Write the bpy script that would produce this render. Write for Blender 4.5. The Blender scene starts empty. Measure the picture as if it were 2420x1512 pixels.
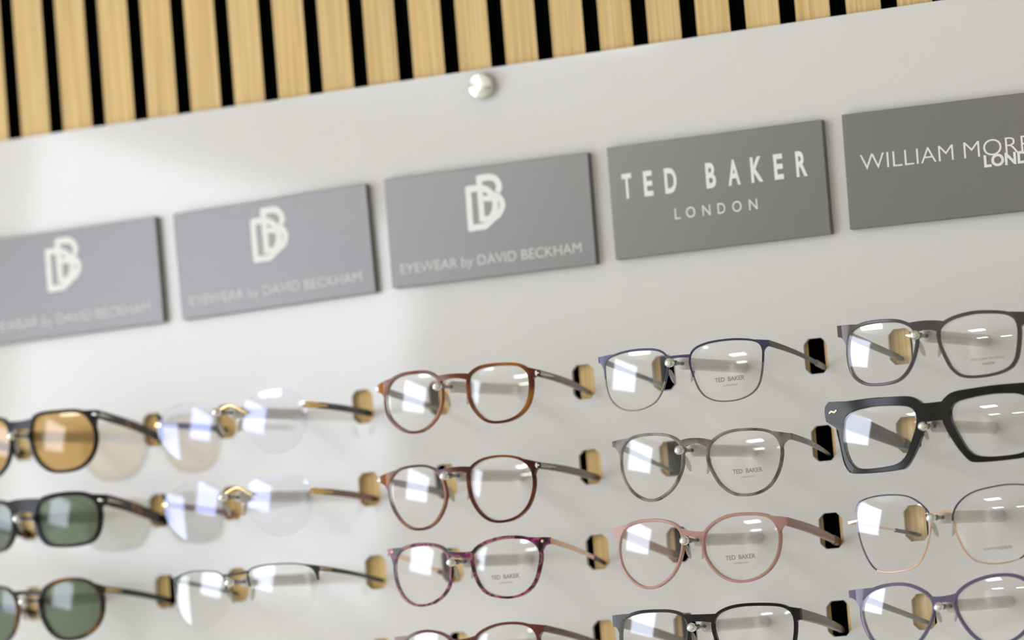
import bpy, bmesh, math, random
from mathutils import Vector, Matrix
random.seed(4)
S = bpy.context.scene
COL = S.collection
MM = 0.001
ZW = 1.84081                      # height of the sign line reference above the floor

# ------------------------------------------------------------------ camera
cam_d = bpy.data.cameras.new('camera')
cam = bpy.data.objects.new('camera', cam_d); COL.objects.link(cam); S.camera = cam
cam_d.sensor_width = 36.0; cam_d.sensor_fit = 'HORIZONTAL'
cam_d.lens = 10000.0 * 36.0 / 2420.0
cam.matrix_world = Matrix(((0.88955714, 0.10634714, 0.44427286, 1.77347538),
                           (0.44968131, -0.03254492, -0.89259596, -2.85135497),
                           (-0.08046620, 0.99379631, -0.07677288, 1.50000000),
                           (0, 0, 0, 1)))
cam_d.clip_start = 0.05; cam_d.clip_end = 60
cam_d.dof.use_dof = True
cam_d.dof.focus_distance = 2.98
cam_d.dof.aperture_fstop = 3.8
cam_d.dof.aperture_blades = 0

# ------------------------------------------------------------------ light and exposure
W = bpy.data.worlds.new('world'); S.world = W; W.use_nodes = True
W.node_tree.nodes['Background'].inputs[0].default_value = (0.9, 0.95, 1.0, 1)
W.node_tree.nodes['Background'].inputs[1].default_value = 0.35
S.view_settings.view_transform = 'Standard'; S.view_settings.look = 'None'
S.view_settings.gamma = 1.0; S.view_settings.use_curve_mapping = False
S.view_settings.exposure = -0.10
S.cycles.max_bounces = 16; S.cycles.transparent_max_bounces = 40
S.cycles.glossy_bounces = 6; S.cycles.diffuse_bounces = 6; S.cycles.transmission_bounces = 12
S.cycles.sample_clamp_indirect = 6.0
S.cycles.caustics_reflective = False; S.cycles.caustics_refractive = False
LED_STRENGTH = 13.0               # ceiling light panels
WINDOW_FAR = 5.6                  # daylight in the far window of the left wall
WINDOW_NEAR = 5.6                 # daylight in the near window of the left wall

# ------------------------------------------------------------------ materials
MATS = {}
def nmat(name):
    m = bpy.data.materials.new(name); m.use_nodes = True
    MATS[name] = m
    return m, m.node_tree.nodes, m.node_tree.links, m.node_tree.nodes['Principled BSDF']
def plain(name, col, rough=0.5, metal=0.0, spec=0.5, coat=0.0):
    m, n, l, p = nmat(name)
    p.inputs['Base Color'].default_value = (*col, 1); p.inputs['Roughness'].default_value = rough
    p.inputs['Metallic'].default_value = metal; p.inputs['Specular IOR Level'].default_value = spec
    p.inputs['Coat Weight'].default_value = coat
    return m
def noisy(name, col, amt=0.04, scale=6.0, **k):
    """plain material with faint mottling of its own colour"""
    m = plain(name, col, **k); n = m.node_tree.nodes; l = m.node_tree.links; p = n['Principled BSDF']
    tc = n.new('ShaderNodeTexCoord'); t = n.new('ShaderNodeTexNoise'); t.inputs['Scale'].default_value = scale
    r = n.new('ShaderNodeValToRGB')
    r.color_ramp.elements[0].color = (*[max(0, c * (1 - amt)) for c in col], 1)
    r.color_ramp.elements[1].color = (*[min(1, c * (1 + amt)) for c in col], 1)
    l.new(tc.outputs['Object'], t.inputs['Vector']); l.new(t.outputs['Fac'], r.inputs['Fac'])
    l.new(r.outputs['Color'], p.inputs['Base Color'])
    return m
def emit(name, col, strength):
    m, n, l, p = nmat(name); n.remove(p)
    e = n.new('ShaderNodeEmission'); e.inputs[0].default_value = (*col, 1); e.inputs[1].default_value = strength
    l.new(e.outputs[0], n['Material Output'].inputs['Surface'])
    return m
def tortoise(name, cols, scale=130.0, rough=0.12, stretch=(1, 1, 1), pos=None):
    m, n, l, p = nmat(name)
    tc = n.new('ShaderNodeTexCoord'); mp = n.new('ShaderNodeMapping'); mp.inputs['Scale'].default_value = stretch
    t = n.new('ShaderNodeTexNoise'); t.inputs['Scale'].default_value = scale; t.inputs['Detail'].default_value = 1.5
    r = n.new('ShaderNodeValToRGB'); e = r.color_ramp.elements
    pos = pos or [0.36 + 0.28 * i / (len(cols) - 1) for i in range(len(cols))]
    while len(e) < len(cols): e.new(0.5)
    for i, c in enumerate(cols): e[i].position = pos[i]; e[i].color = (*c, 1)
    l.new(tc.outputs['Object'], mp.inputs[0]); l.new(mp.outputs[0], t.inputs['Vector'])
    l.new(t.outputs['Fac'], r.inputs['Fac']); l.new(r.outputs['Color'], p.inputs['Base Color'])
    p.inputs['Roughness'].default_value = rough; p.inputs['Specular IOR Level'].default_value = 0.4
    return m
def schlick(n, l, f0):
    g = n.new('ShaderNodeNewGeometry'); d = n.new('ShaderNodeVectorMath'); d.operation = 'DOT_PRODUCT'
    l.new(g.outputs['Normal'], d.inputs[0]); l.new(g.outputs['Incoming'], d.inputs[1])
    a = n.new('ShaderNodeMath'); a.operation = 'ABSOLUTE'; l.new(d.outputs['Value'], a.inputs[0])
    s = n.new('ShaderNodeMath'); s.operation = 'SUBTRACT'; s.inputs[0].default_value = 1; l.new(a.outputs[0], s.inputs[1])
    w = n.new('ShaderNodeMath'); w.operation = 'POWER'; l.new(s.outputs[0], w.inputs[0]); w.inputs[1].default_value = 5
    k = n.new('ShaderNodeMath'); k.operation = 'MULTIPLY_ADD'; l.new(w.outputs[0], k.inputs[0])
    k.inputs[1].default_value = 1 - f0; k.inputs[2].default_value = f0
    return k.outputs[0]
def clear(name, tint=(1, 1, 1), refl=(1, 1, 1), f0=0.045):
    """thin optical sheet: straight see-through plus sharp surface reflection"""
    m, n, l, p = nmat(name); n.remove(p)
    t = n.new('ShaderNodeBsdfTransparent'); t.inputs[0].default_value = (*tint, 1)
    g = n.new('ShaderNodeBsdfGlossy'); g.inputs['Roughness'].default_value = 0.0; g.inputs[0].default_value = (*refl, 1)
    x = n.new('ShaderNodeMixShader'); l.new(schlick(n, l, f0), x.inputs[0])
    l.new(t.outputs[0], x.inputs[1]); l.new(g.outputs[0], x.inputs[2])
    l.new(x.outputs[0], n['Material Output'].inputs['Surface'])
    return m
def translucent(name, col, through, rough=0.1, cols=None):
    """see-through coloured acetate"""
    m = plain(name, col, rough=rough) if cols is None else tortoise(name, cols, scale=90, rough=rough)
    n = m.node_tree.nodes; l = m.node_tree.links; p = n['Principled BSDF']
    t = n.new('ShaderNodeBsdfTransparent'); t.inputs[0].default_value = (*[c ** 0.35 for c in col], 1)
    x = n.new('ShaderNodeMixShader'); x.inputs[0].default_value = through
    l.new(p.outputs[0], x.inputs[1]); l.new(t.outputs[0], x.inputs[2])
    l.new(x.outputs[0], n['Material Output'].inputs['Surface'])
    return m
def wood(name):
    m, n, l, p = nmat(name)
    tc = n.new('ShaderNodeTexCoord'); mp = n.new('ShaderNodeMapping'); mp.inputs['Scale'].default_value = (520, 60, 7)
    t = n.new('ShaderNodeTexNoise'); t.inputs['Scale'].default_value = 1.0; t.inputs['Detail'].default_value = 5
    r = n.new('ShaderNodeValToRGB'); e = r.color_ramp.elements
    e[0].position = 0.30; e[0].color = (0.63, 0.42, 0.160, 1); e[1].position = 0.62; e[1].color = (0.84, 0.615, 0.29, 1)
    l.new(tc.outputs['Object'], mp.inputs[0]); l.new(mp.outputs[0], t.inputs['Vector']); l.new(t.outputs['Fac'], r.inputs['Fac'])
    mp2 = n.new('ShaderNodeMapping'); mp2.inputs['Scale'].default_value = (12, 1, 0.6); t2 = n.new('ShaderNodeTexNoise')
    t2.inputs['Scale'].default_value = 2.0
    l.new(tc.outputs['Object'], mp2.inputs[0]); l.new(mp2.outputs[0], t2.inputs['Vector'])
    h = n.new('ShaderNodeHueSaturation'); rr = n.new('ShaderNodeMapRange')
    rr.inputs['To Min'].default_value = 0.88; rr.inputs['To Max'].default_value = 1.12
    l.new(t2.outputs['Fac'], rr.inputs['Value']); l.new(rr.outputs[0], h.inputs['Value'])
    l.new(r.outputs['Color'], h.inputs['Color']); l.new(h.outputs['Color'], p.inputs['Base Color'])
    p.inputs['Roughness'].default_value = 0.5; p.inputs['Specular IOR Level'].default_value = 0.3
    return m
def brushed(name, col, rough=0.28):
    m, n, l, p = nmat(name)
    p.inputs['Base Color'].default_value = (*col, 1); p.inputs['Metallic'].default_value = 1
    p.inputs['Roughness'].default_value = rough; p.inputs['Anisotropic'].default_value = 0.85; p.inputs['Anisotropic Rotation'].default_value = 0.25
    t = n.new('ShaderNodeTangent'); t.direction_type = 'RADIAL'; t.axis = 'Y'
    l.new(t.outputs[0], p.inputs['Tangent'])
    return m

M_WOOD = wood('oak_veneer')
M_FELT = plain('black_felt', (0.004, 0.004, 0.004), rough=0.95, spec=0.05)
M_PANEL = noisy('white_acrylic', (0.79, 0.785, 0.775), amt=0.006, scale=3, rough=0.03, spec=0.55)
M_BOARD = noisy('grey_board', (0.052, 0.043, 0.029), amt=0.03, scale=40, rough=0.25)
M_BOARD.node_tree.nodes['Principled BSDF'].inputs['IOR'].default_value = 2.4
M_LETTER = plain('white_vinyl', (0.92, 0.92, 0.90), rough=0.3)
M_LETTER_DIM = plain('pale_grey_vinyl', (0.70, 0.69, 0.66), rough=0.28, spec=0.9)
M_STEEL = brushed('brushed_steel', (0.72, 0.72, 0.66), 0.24)
M_CHROME = plain('chrome', (0.92, 0.92, 0.91), rough=0.06, metal=1)
M_DARKCHROME = plain('dark_chrome', (0.25, 0.25, 0.25), rough=0.15, metal=1)
M_GOLD = plain('gold_metal', (0.83, 0.62, 0.28), rough=0.2, metal=1)
M_ROSE = plain('rose_gold', (0.86, 0.60, 0.44), rough=0.22, metal=1)
M_SILVER = plain('silver_metal', (0.62, 0.61, 0.58), rough=0.2, metal=1)
M_ROD = plain('frosted_rod', (0.70, 0.68, 0.64), rough=0.12)
M_LENS = clear('clear_lens', f0=0.075)
M_LENS_BLUE = clear('coated_lens', refl=(0.66, 0.70, 1.0), f0=0.09)
M_LENS_AMBER = clear('amber_lens', tint=(0.82, 0.65, 0.38), f0=0.065)
M_LENS_GREEN = clear('green_lens', tint=(0.44, 0.50, 0.42), f0=0.065)
M_PAD = translucent('nose_pad_silicone', (0.75, 0.72, 0.68), 0.55)
M_PRINT = plain('grey_print', (0.27, 0.27, 0.26), rough=0.6)
M_WALLPAINT = noisy('white_paint', (0.74, 0.73, 0.70), amt=0.02, scale=5, rough=0.8)
M_CEIL = noisy('ceiling_white', (0.80, 0.80, 0.78), amt=0.02, scale=4, rough=0.9)
M_FLOOR = noisy('floor_vinyl', (0.68, 0.66, 0.62), amt=0.15, scale=3, rough=0.5)
M_LED = emit('led_diffuser', (1.0, 1.0, 0.955), LED_STRENGTH)
M_SKY_FAR = emit('daylight_pane', (0.86, 0.92, 1.09), WINDOW_FAR)
M_SKY_NEAR = emit('daylight_pane_near', (0.90, 0.95, 1.0), WINDOW_NEAR)

# ------------------------------------------------------------------ helpers
def tag(o, label=None, cat=None, group=None, kind=None):
    if label: o['label'] = label
    if cat: o['category'] = cat
    if group: o['group'] = group
    if kind: o['kind'] = kind
    return o
def link(name, verts, faces, mats, parent=None, smooth=False, fmat=None, scale=MM, angle=35):
    me = bpy.data.meshes.new(name)
    me.from_pydata([(v[0] * scale, v[1] * scale, v[2] * scale) for v in verts], [], faces)
    for m in (mats if isinstance(mats, (list, tuple)) else [mats]): me.materials.append(m)
    if fmat: me.polygons.foreach_set('material_index', fmat)
    bm = bmesh.new(); bm.from_mesh(me); bmesh.ops.recalc_face_normals(bm, faces=bm.faces); bm.to_mesh(me); bm.free()
    if smooth:
        me.polygons.foreach_set('use_smooth', [True] * len(me.polygons))
        me.set_sharp_from_angle(angle=math.radians(angle))
    o = bpy.data.objects.new(name, me); COL.objects.link(o)
    if parent: o.parent = parent
    return o
def empty(name, loc, rot=(0, 0, 0)):
    o = bpy.data.objects.new(name, None); COL.objects.link(o)
    o.location = loc; o.rotation_euler = rot; o.empty_display_size = 0.02
    return o
class MB:
    """collects simple solids into one mesh (millimetres)"""
    def __init__(s): s.v = []; s.f = []; s.m = []
    def add(s, v, f, mi=0):
        b = len(s.v); s.v += [tuple(x) for x in v]; s.f += [tuple(b + i for i in q) for q in f]; s.m += [mi] * len(f)
    def box(s, a, b, mi=0, side_mi=None):
        (x0, y0, z0), (x1, y1, z1) = a, b
        v = [(x0, y0, z0), (x1, y0, z0), (x1, y1, z0), (x0, y1, z0), (x0, y0, z1), (x1, y0, z1), (x1, y1, z1), (x0, y1, z1)]
        f = [(0, 1, 5, 4), (1, 2, 6, 5), (2, 3, 7, 6), (3, 0, 4, 7), (4, 5, 6, 7), (3, 2, 1, 0)]
        if side_mi is None: s.add(v, f, mi)
        else: s.add(v, f[:1], mi); s.add(v, f[1:], side_mi)
    def prism(s, poly, y0, y1, mi=0):
        n = len(poly); v = [(x, y0, z) for x, z in poly] + [(x, y1, z) for x, z in poly]
        s.add(v, [tuple(range(n)), tuple(range(2 * n - 1, n - 1, -1))] + [(i, (i + 1) % n, n + (i + 1) % n, n + i) for i in range(n)], mi)
    def lathe_y(s, c, prof, seg=24, mi=0):
        """solid of revolution about the y direction; prof = [(y, r)...]"""
        v = []; f = []
        for (y, r) in prof:
            for k in range(seg):
                a = 2 * math.pi * k / seg; v.append((c[0] + r * math.cos(a), c[1] + y, c[2] + r * math.sin(a)))
        for i in range(len(prof) - 1):
            for k in range(seg):
                k2 = (k + 1) % seg; f.append((i * seg + k, i * seg + k2, (i + 1) * seg + k2, (i + 1) * seg + k))
        f.append(tuple(range(seg))); f.append(tuple(range((len(prof) - 1) * seg, len(prof) * seg))[::-1])
        s.add(v, f, mi)
    def ellipsoid(s, c, r, seg=16, rings=10, mi=0, rot=None):
        v = []; f = []
        for i in range(rings + 1):
            t = math.pi * i / rings
            for k in range(seg):
                a = 2 * math.pi * k / seg
                q = Vector((r[0] * math.sin(t) * math.cos(a), r[1] * math.sin(t) * math.sin(a), r[2] * math.cos(t)))
                if rot: q = rot @ q
                v.append((c[0] + q.x, c[1] + q.y, c[2] + q.z))
        for i in range(rings):
            for k in range(seg): f.append((i * seg + k, i * seg + (k + 1) % seg, (i + 1) * seg + (k + 1) % seg, (i + 1) * seg + k))
        s.add(v, f, mi)
    def sweep(s, pts, sec, mi=0):
        """rectangular bar with softened edges; pts = 3D path, sec = (height along up, thickness along side) per point"""
        up0 = Vector((0, 0, 1)); n = len(pts); P = [Vector(p) for p in pts]; v = []
        for i in range(n):
            t = (P[min(i + 1, n - 1)] - P[max(i - 1, 0)]).normalized()
            side = t.cross(up0).normalized(); up = side.cross(t).normalized()
            h, w = sec[i]; c = min(h, w) * 0.22
            for a, b in ((-w / 2 + c, -h / 2), (w / 2 - c, -h / 2), (w / 2, -h / 2 + c), (w / 2, h / 2 - c),
                         (w / 2 - c, h / 2), (-w / 2 + c, h / 2), (-w / 2, h / 2 - c), (-w / 2, -h / 2 + c)):
                v.append(tuple(P[i] + side * a + up * b))
        f = [tuple(range(8)), tuple(range(8 * n - 1, 8 * n - 9, -1))]
        for i in range(n - 1):
            for k in range(8): f.append((8 * i + k, 8 * i + (k + 1) % 8, 8 * i + 8 + (k + 1) % 8, 8 * i + 8 + k))
        s.add(v, f, mi)
    def build(s, name, mats, parent=None, smooth=False, angle=35):
        return link(name, s.v, s.f, mats, parent, smooth, s.m, angle=angle)
def catmull(pts, n, closed=True):
    m = len(pts); out = []; seg = m if closed else m - 1
    # uniform arc-length resampling of a Catmull-Rom spline
    fine = []
    for i in range(seg):
        g = (lambda j: pts[j % m]) if closed else (lambda j: pts[min(max(j, 0), m - 1)])
        p0, p1, p2, p3 = g(i - 1), g(i), g(i + 1), g(i + 2)
        for k in range(12):
            t = k / 12
            fine.append(tuple(0.5 * (2 * b + (c - a) * t + (2 * a - 5 * b + 4 * c - d) * t * t + (3 * b - a - 3 * c + d) * t ** 3)
                              for a, b, c, d in zip(p0, p1, p2, p3)))
    if not closed: fine.append(tuple(pts[-1]))
    L = [0]; F = fine + ([fine[0]] if closed else [])
    for a, b in zip(F, F[1:]): L.append(L[-1] + math.dist(a, b))
    tot = L[-1]; j = 0
    for k in range(n):
        d = tot * k / (n if closed else n - 1)
        while j < len(L) - 2 and L[j + 1] < d: j += 1
        t = 0 if L[j + 1] == L[j] else min(1, (d - L[j]) / (L[j + 1] - L[j]))
        out.append(tuple(a + (b - a) * t for a, b in zip(F[j], F[j + 1])))
    return out
def smooth_loop(p, it=1):
    for _ in range(it):
        p = [tuple(0.25 * a + 0.5 * b + 0.25 * c for a, b, c in zip(p[i - 1], p[i], p[(i + 1) % len(p)])) for i in range(len(p))]
    return p
def area(p): return 0.5 * sum(p[i][0] * p[(i + 1) % len(p)][1] - p[(i + 1) % len(p)][0] * p[i][1] for i in range(len(p)))
def plate(outer, holes, thick):
    """flat sheet with holes: (a, b, depth 0..thick) vertices and faces"""
    cu = bpy.data.curves.new('p', 'CURVE'); cu.dimensions = '2D'; cu.fill_mode = 'BOTH'; cu.extrude = thick / 2 * MM
    for pts in [outer] + holes:
        s = cu.splines.new('POLY'); s.points.add(len(pts) - 1); s.use_cyclic_u = True
        for q, (a, b) in zip(s.points, pts): q.co = (a * MM, b * MM, 0, 1)
    o = bpy.data.objects.new('p', cu); COL.objects.link(o); bpy.context.view_layer.update()
    me = bpy.data.meshes.new_from_object(o.evaluated_get(bpy.context.evaluated_depsgraph_get()))
    bpy.data.objects.remove(o); bpy.data.curves.remove(cu)
    v = [(q.co.x / MM, q.co.y / MM, q.co.z / MM + thick / 2) for q in me.vertices]; f = [tuple(q.vertices) for q in me.polygons]
    bpy.data.meshes.remove(me)
    return v, f
FONT = bpy.data.fonts.load('<builtin>')
def text_mesh(txt, weight=0.0):
    """flat outline mesh of a string in font units: (verts2d, faces, bbox)"""
    c = bpy.data.curves.new('t', 'FONT'); c.body = txt; c.font = FONT; c.size = 1; c.offset = weight; c.resolution_u = 4
    o = bpy.data.objects.new('t', c); COL.objects.link(o)
    bpy.context.view_layer.update()
    me = bpy.data.meshes.new_from_object(o.evaluated_get(bpy.context.evaluated_depsgraph_get()))
    v = [(q.co.x, q.co.y) for q in me.vertices]; f = [tuple(p.vertices) for p in me.polygons]
    bpy.data.objects.remove(o); bpy.data.meshes.remove(me); bpy.data.curves.remove(c)
    xs = [a for a, b in v]; return v, f, (min(xs), max(xs))
CAPV = [b for a, b in text_mesh('H')[0]]
CAP0, CAP1 = min(CAPV), max(CAPV)
def put_text(mb, txt, x0, x1, zb, zc, y, weight=0.0, slope=0.0, lift=0.25, mi=0):
    """fit a string between x0 and x1, baseline zb, capital height up to zc, raised by lift from plane y"""
    v, f, (a, b) = text_mesh(txt, weight)
    sx = (x1 - x0) / (b - a); sz = (zc - zb) / (CAP1 - CAP0)
    P = [(x0 + (p - a) * sx, y - lift, zb + (q - CAP0) * sz + slope * (x0 + (p - a) * sx - x0)) for p, q in v]
    mb.add(P, f, mi)
    edges = {}
    for q in f:
        for i in range(len(q)):
            e = (q[i], q[(i + 1) % len(q)]); k = tuple(sorted(e)); edges[k] = edges.get(k, 0) + 1
    rim = [e for e, c in edges.items() if c == 1]; B = [(p[0], y, p[2]) for p in P]
    n = len(P); mb.add(P + B, [(a_, b_, n + b_, n + a_) for a_, b_ in rim], mi)
# ================================================================== the room
def zr(z): return z + ZW * 1000                     # mm relative to the sign line -> mm above floor
Y_SLAT = 5.2
SLAT_P, SLAT_0 = 39.853, -80.37          # pitch and the middle of one gap
mb = MB(); mb.box((-3200, Y_SLAT + 12, 0), (5000, Y_SLAT + 60, 2850), 1)
k = -102
while True:
    x0 = SLAT_0 + SLAT_P * k + 6.4; x1 = x0 + SLAT_P - 12.8
    if x0 > 4990: break
    if x1 > -3200: mb.box((max(x0, -3200), Y_SLAT, 0), (x1, Y_SLAT + 12.5, 2850), 0, 1)
    k += 1
tag(mb.build('wall_front', [M_WOOD, M_FELT]), kind='structure')
mb = MB(); mb.box((-3320, -18100, -100), (5100, 100, 0)); tag(mb.build('floor', M_FLOOR), kind='structure')
mb = MB(); mb.box((-3320, -18100, 2850), (5100, 100, 2950)); tag(mb.build('ceiling', M_CEIL), kind='structure')
mb = MB(); mb.box((5000, -18100, 0), (5100, 76, 2850)); tag(mb.build('wall_right', M_WALLPAINT), kind='structure')
mb = MB(); mb.box((-3200, -18100, 0), (5000, -18000, 2850)); tag(mb.build('wall_back', M_WALLPAINT), kind='structure')
WX = -3200
winF = [(-4647, zr(-47)), (-6256, zr(-238)), (-6696, zr(734)), (-4906, zr(879))]
winN = [(-1100, 150), (-3900, 150), (-3900, 2200), (-1100, 2200)]
v, f = plate([(76, 0), (76, 2850), (-18100, 2850), (-18100, 0)], [winF, winN], 120)
tag(link('wall_left', [(WX - d, a, b_) for a, b_, d in v], f, M_WALLPAINT), kind='structure')
for name, cor, mat in (('window_1', winF, M_SKY_FAR), ('window_2', winN, M_SKY_NEAR)):
    mb = MB(); b0 = [(WX - 5, a, z) for a, z in cor]; b1 = [(WX - 13, a, z) for a, z in cor]
    mb.add(b0 + b1, [(0, 1, 2, 3), (7, 6, 5, 4)] + [(i, (i + 1) % 4, 4 + (i + 1) % 4, 4 + i) for i in range(4)])
    tag(mb.build(name, mat), kind='structure')

# ceiling light panels
LEDS = [(-2.30, -5.25, -0.42, 'square light panel in the ceiling beside the far left window'),
        (-1.30, -2.30, 0, 'square light panel in the ceiling beside the near left window'),
        (2.60, -4.60, 0, 'square light panel added to the ceiling in the middle of the shop as fill light'),  # added to brighten the lower right of the display panel
        (-1.60, -8.60, 0, 'square light panel in the ceiling, halfway back on the left'),
        (1.40, -8.60, 0, 'square light panel in the ceiling, halfway back on the right'),
        (-2.40, -12.8, 0, 'square light panel in the ceiling at the back, nearest the left wall'),
        (-0.70, -13.6, 0, 'square light panel in the ceiling at the back, middle one'),
        (1.20, -13.0, 0, 'square light panel in the ceiling at the back, furthest right')]
for x, y, rz, lab in LEDS:
    t = empty('ceiling_light', (x, y, 2.85), (0, 0, rz)); h = 420
    tag(t, lab, 'ceiling light', 'light panels in the ceiling')
    mb = MB()
    for a, b_ in (((-h, -h), (h, -h + 20)), ((-h, h - 20), (h, h)), ((-h, -h + 20), (-h + 20, h - 20)), ((h - 20, -h + 20), (h, h - 20))):
        mb.box((a[0], a[1], -14), (b_[0], b_[1], 0))
    mb.build('frame', M_WALLPAINT, t)
    mb = MB(); mb.box((-h + 20, -h + 20, -10), (h - 20, h - 20, -2)); mb.build('diffuser', M_LED, t)

# ================================================================== the white display panel
HX0, PX, RP, HZ0, HD = -156.83, 188.806, 63.759, -84.29, 122.478
PANEL_T = 3.0
def hole_c(c, r, side): return (HX0 + c * PX - (HD if side == 'L' else 0), HZ0 - r * RP)
cells = [(c, r) for c in range(1, 6) for r in range(1, 4)] + [(3, 4), (4, 4), (5, 4), (2, 4)]
HW, HH, CH = 9.2, 13.0, 4.2
holes = []
for c, r in cells:
    for side in 'LR':
        x, z = hole_c(c, r, side)
        holes.append([(x - HW + CH, z - HH), (x + HW - CH, z - HH), (x + HW, z - HH + CH), (x + HW, z + HH - CH),
              (x + HW - CH, z + HH), (x - HW + CH, z + HH), (x - HW, z + HH - CH), (x - HW, z - HH + CH)])
v, fs = plate([(-700, -900), (1250, -900), (1250, 97), (-700, 97)], holes, PANEL_T)
vs = [(x, d, z) for x, z, d in v]                        # front face at y = 0
panel = tag(empty('display_panel', (0, 0, ZW)), 'large glossy white display panel with cut-out holes hung on the wooden slat wall', 'display panel')
link('board', vs, fs, M_PANEL, panel)
mb = MB(); mb.lathe_y((346.3, 0, 84.0), [(0, 9.9), (-5.6, 9.9), (-6.6, 9.4), (-7.0, 8.6)], 48)
cap = mb.build('standoff_cap', M_STEEL, None, True, 30)
# keep the radial brushing centred on the cap: origin in its middle
for v in cap.data.vertices: v.co -= Vector((0.3463, 0, 0.084))
cap.parent = panel; cap.location = (0.3463, 0, 0.084); cap['label'] = 'round brushed steel screw cap near the top edge'
mb = MB(); mb.lathe_y((346.3, PANEL_T, 84.0), [(0, 6), (Y_SLAT - PANEL_T - 0.1, 6)], 24); mb.build('standoff', M_STEEL, panel, True)

# holder rods: part of the panel, one under every pair of glasses
ROD_DZ = {(3, 1): 0.6, (3, 2): -1.0, (4, 1): -1.6, (4, 2): 0.0, (5, 1): -2.0, (5, 2): -0.9, (4, 4): 2.6, (5, 4): 2.6}
ROD_D = {1: 115, 2: 123, 3: 126, 4: 131, 5: 138}
for c, r in cells:
    if (c, r) == (2, 4): continue
    x = HX0 + (c - 0.3075) * PX + (1.8 if (c, r) == (4, 2) else 0); z = HZ0 - r * RP - 0.5 + ROD_DZ.get((c, r), 0); d = ROD_D[c]
    mb = MB(); mb.lathe_y((x, 0, z), [(0, 4.4), (-d + 25, 4.4), (-d + 24, 4.0), (-d + 23, 2.6)], 24)
    rod = mb.build('holder_rod', M_ROD, panel, True, 50)
    mb = MB(); mb.lathe_y((x, 0, z), [(-d + 23.2, 1.4), (-d + 12, 1.4), (-d + 11.6, 2.0), (-d + 9, 2.0), (-d + 8.6, 1.5), (-d + 4, 1.5)], 20)
    mb.build('collar', M_DARKCHROME, rod, True)
    mb = MB(); mb.lathe_y((x, 0, z), [(-d + 4.4, 1.2), (-d + 3.8, 2.5), (-d + 2.0, 3.2), (-d, 3.3), (-d - 1.6, 2.8), (-d - 2.6, 1.8), (-d - 3.0, 0.6)], 20)
    mb.build('ball_tip', M_CHROME, rod, True, 70)

# ================================================================== sign boards
SW, SH, ST = 173.75, 83.8, 6.0
def ribbon(mb, pts, w, y, lift, closed=False):
    n = len(pts); P = [Vector((a, b)) for a, b in pts]; Lp = []; Rp = []
    for i in range(n):
        d0 = (P[i] - P[i - 1]).normalized() if i > 0 else None; d1 = (P[i + 1] - P[i]).normalized() if i < n - 1 else None
        d = ((d0 or d1) + (d1 or d0)).normalized(); nn = Vector((-d.y, d.x))
        k = 1.0 if (d0 is None or d1 is None) else 1 / max(0.5, nn.dot(Vector((-d0.y, d0.x))))
        Lp.append(P[i] + nn * w / 2 * k); Rp.append(P[i] - nn * w / 2 * k)
    for i in range(n - 1):
        mb.prism([(Lp[i].x, Lp[i].y), (Lp[i + 1].x, Lp[i + 1].y), (Rp[i + 1].x, Rp[i + 1].y), (Rp[i].x, Rp[i].y)], y - lift, y)
def emblem(dx=0.0):
    mb = MB(); wd = 4.9
    B = [[(81.9, -7.3), (82.2, -41.0)], [(80.2, -8.6)] + catmull([(90.5, -8.6), (94.9, -10.0), (97.6, -13.2), (98.4, -16.9), (96.9, -20.8)], 10, False),
         catmull([(92.6, -22.4), (96.5, -23.8), (99.4, -27.2), (100.1, -31.4), (97.8, -36.0), (94.5, -39.0)], 12, False),
         [(72.1, -14.6), (71.9, -46.6)], [(70.2, -45.5), (84.5, -45.3), (96.6, -37.0)],
         [(70.4, -15.8)] + catmull([(82.0, -16.0), (87.4, -17.8), (91.5, -21.6), (93.8, -26.4), (94.0, -31.5), (92.3, -36.4), (89.4, -40.0)], 14, False),
         [(80.3, -39.9), (90.6, -39.9)], [(82.0, -24.3), (92.6, -24.9)]]
    for i, p in enumerate(B): ribbon(mb, [(a + dx, b) for a, b in p], wd - (0.6 if i in (6, 7) else 0), -ST / 2, 0.25 + 0.01 * i)
    return mb
SIGNS = [(-122.0, 17.3, 0.48, 'db', 'grey sign board with white interlocked emblem, leftmost, cut by the photo edge'),
         (67.9, 18.5, 0.98, 'db', 'grey sign board with white interlocked emblem, above the rimless pairs'),
         (257.7, 22.7, -0.24, 'db', 'grey sign board with white interlocked emblem, left of the widely spaced lettering'),
         (447.3, 23.2, -0.24, 'tb', 'dark grey sign board with widely spaced white capitals over a small second line'),
         (636.9, 23.8, -0.90, 'wm', 'dark grey sign board with thin capitals overlapped by bold ones, rightmost')]
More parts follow.
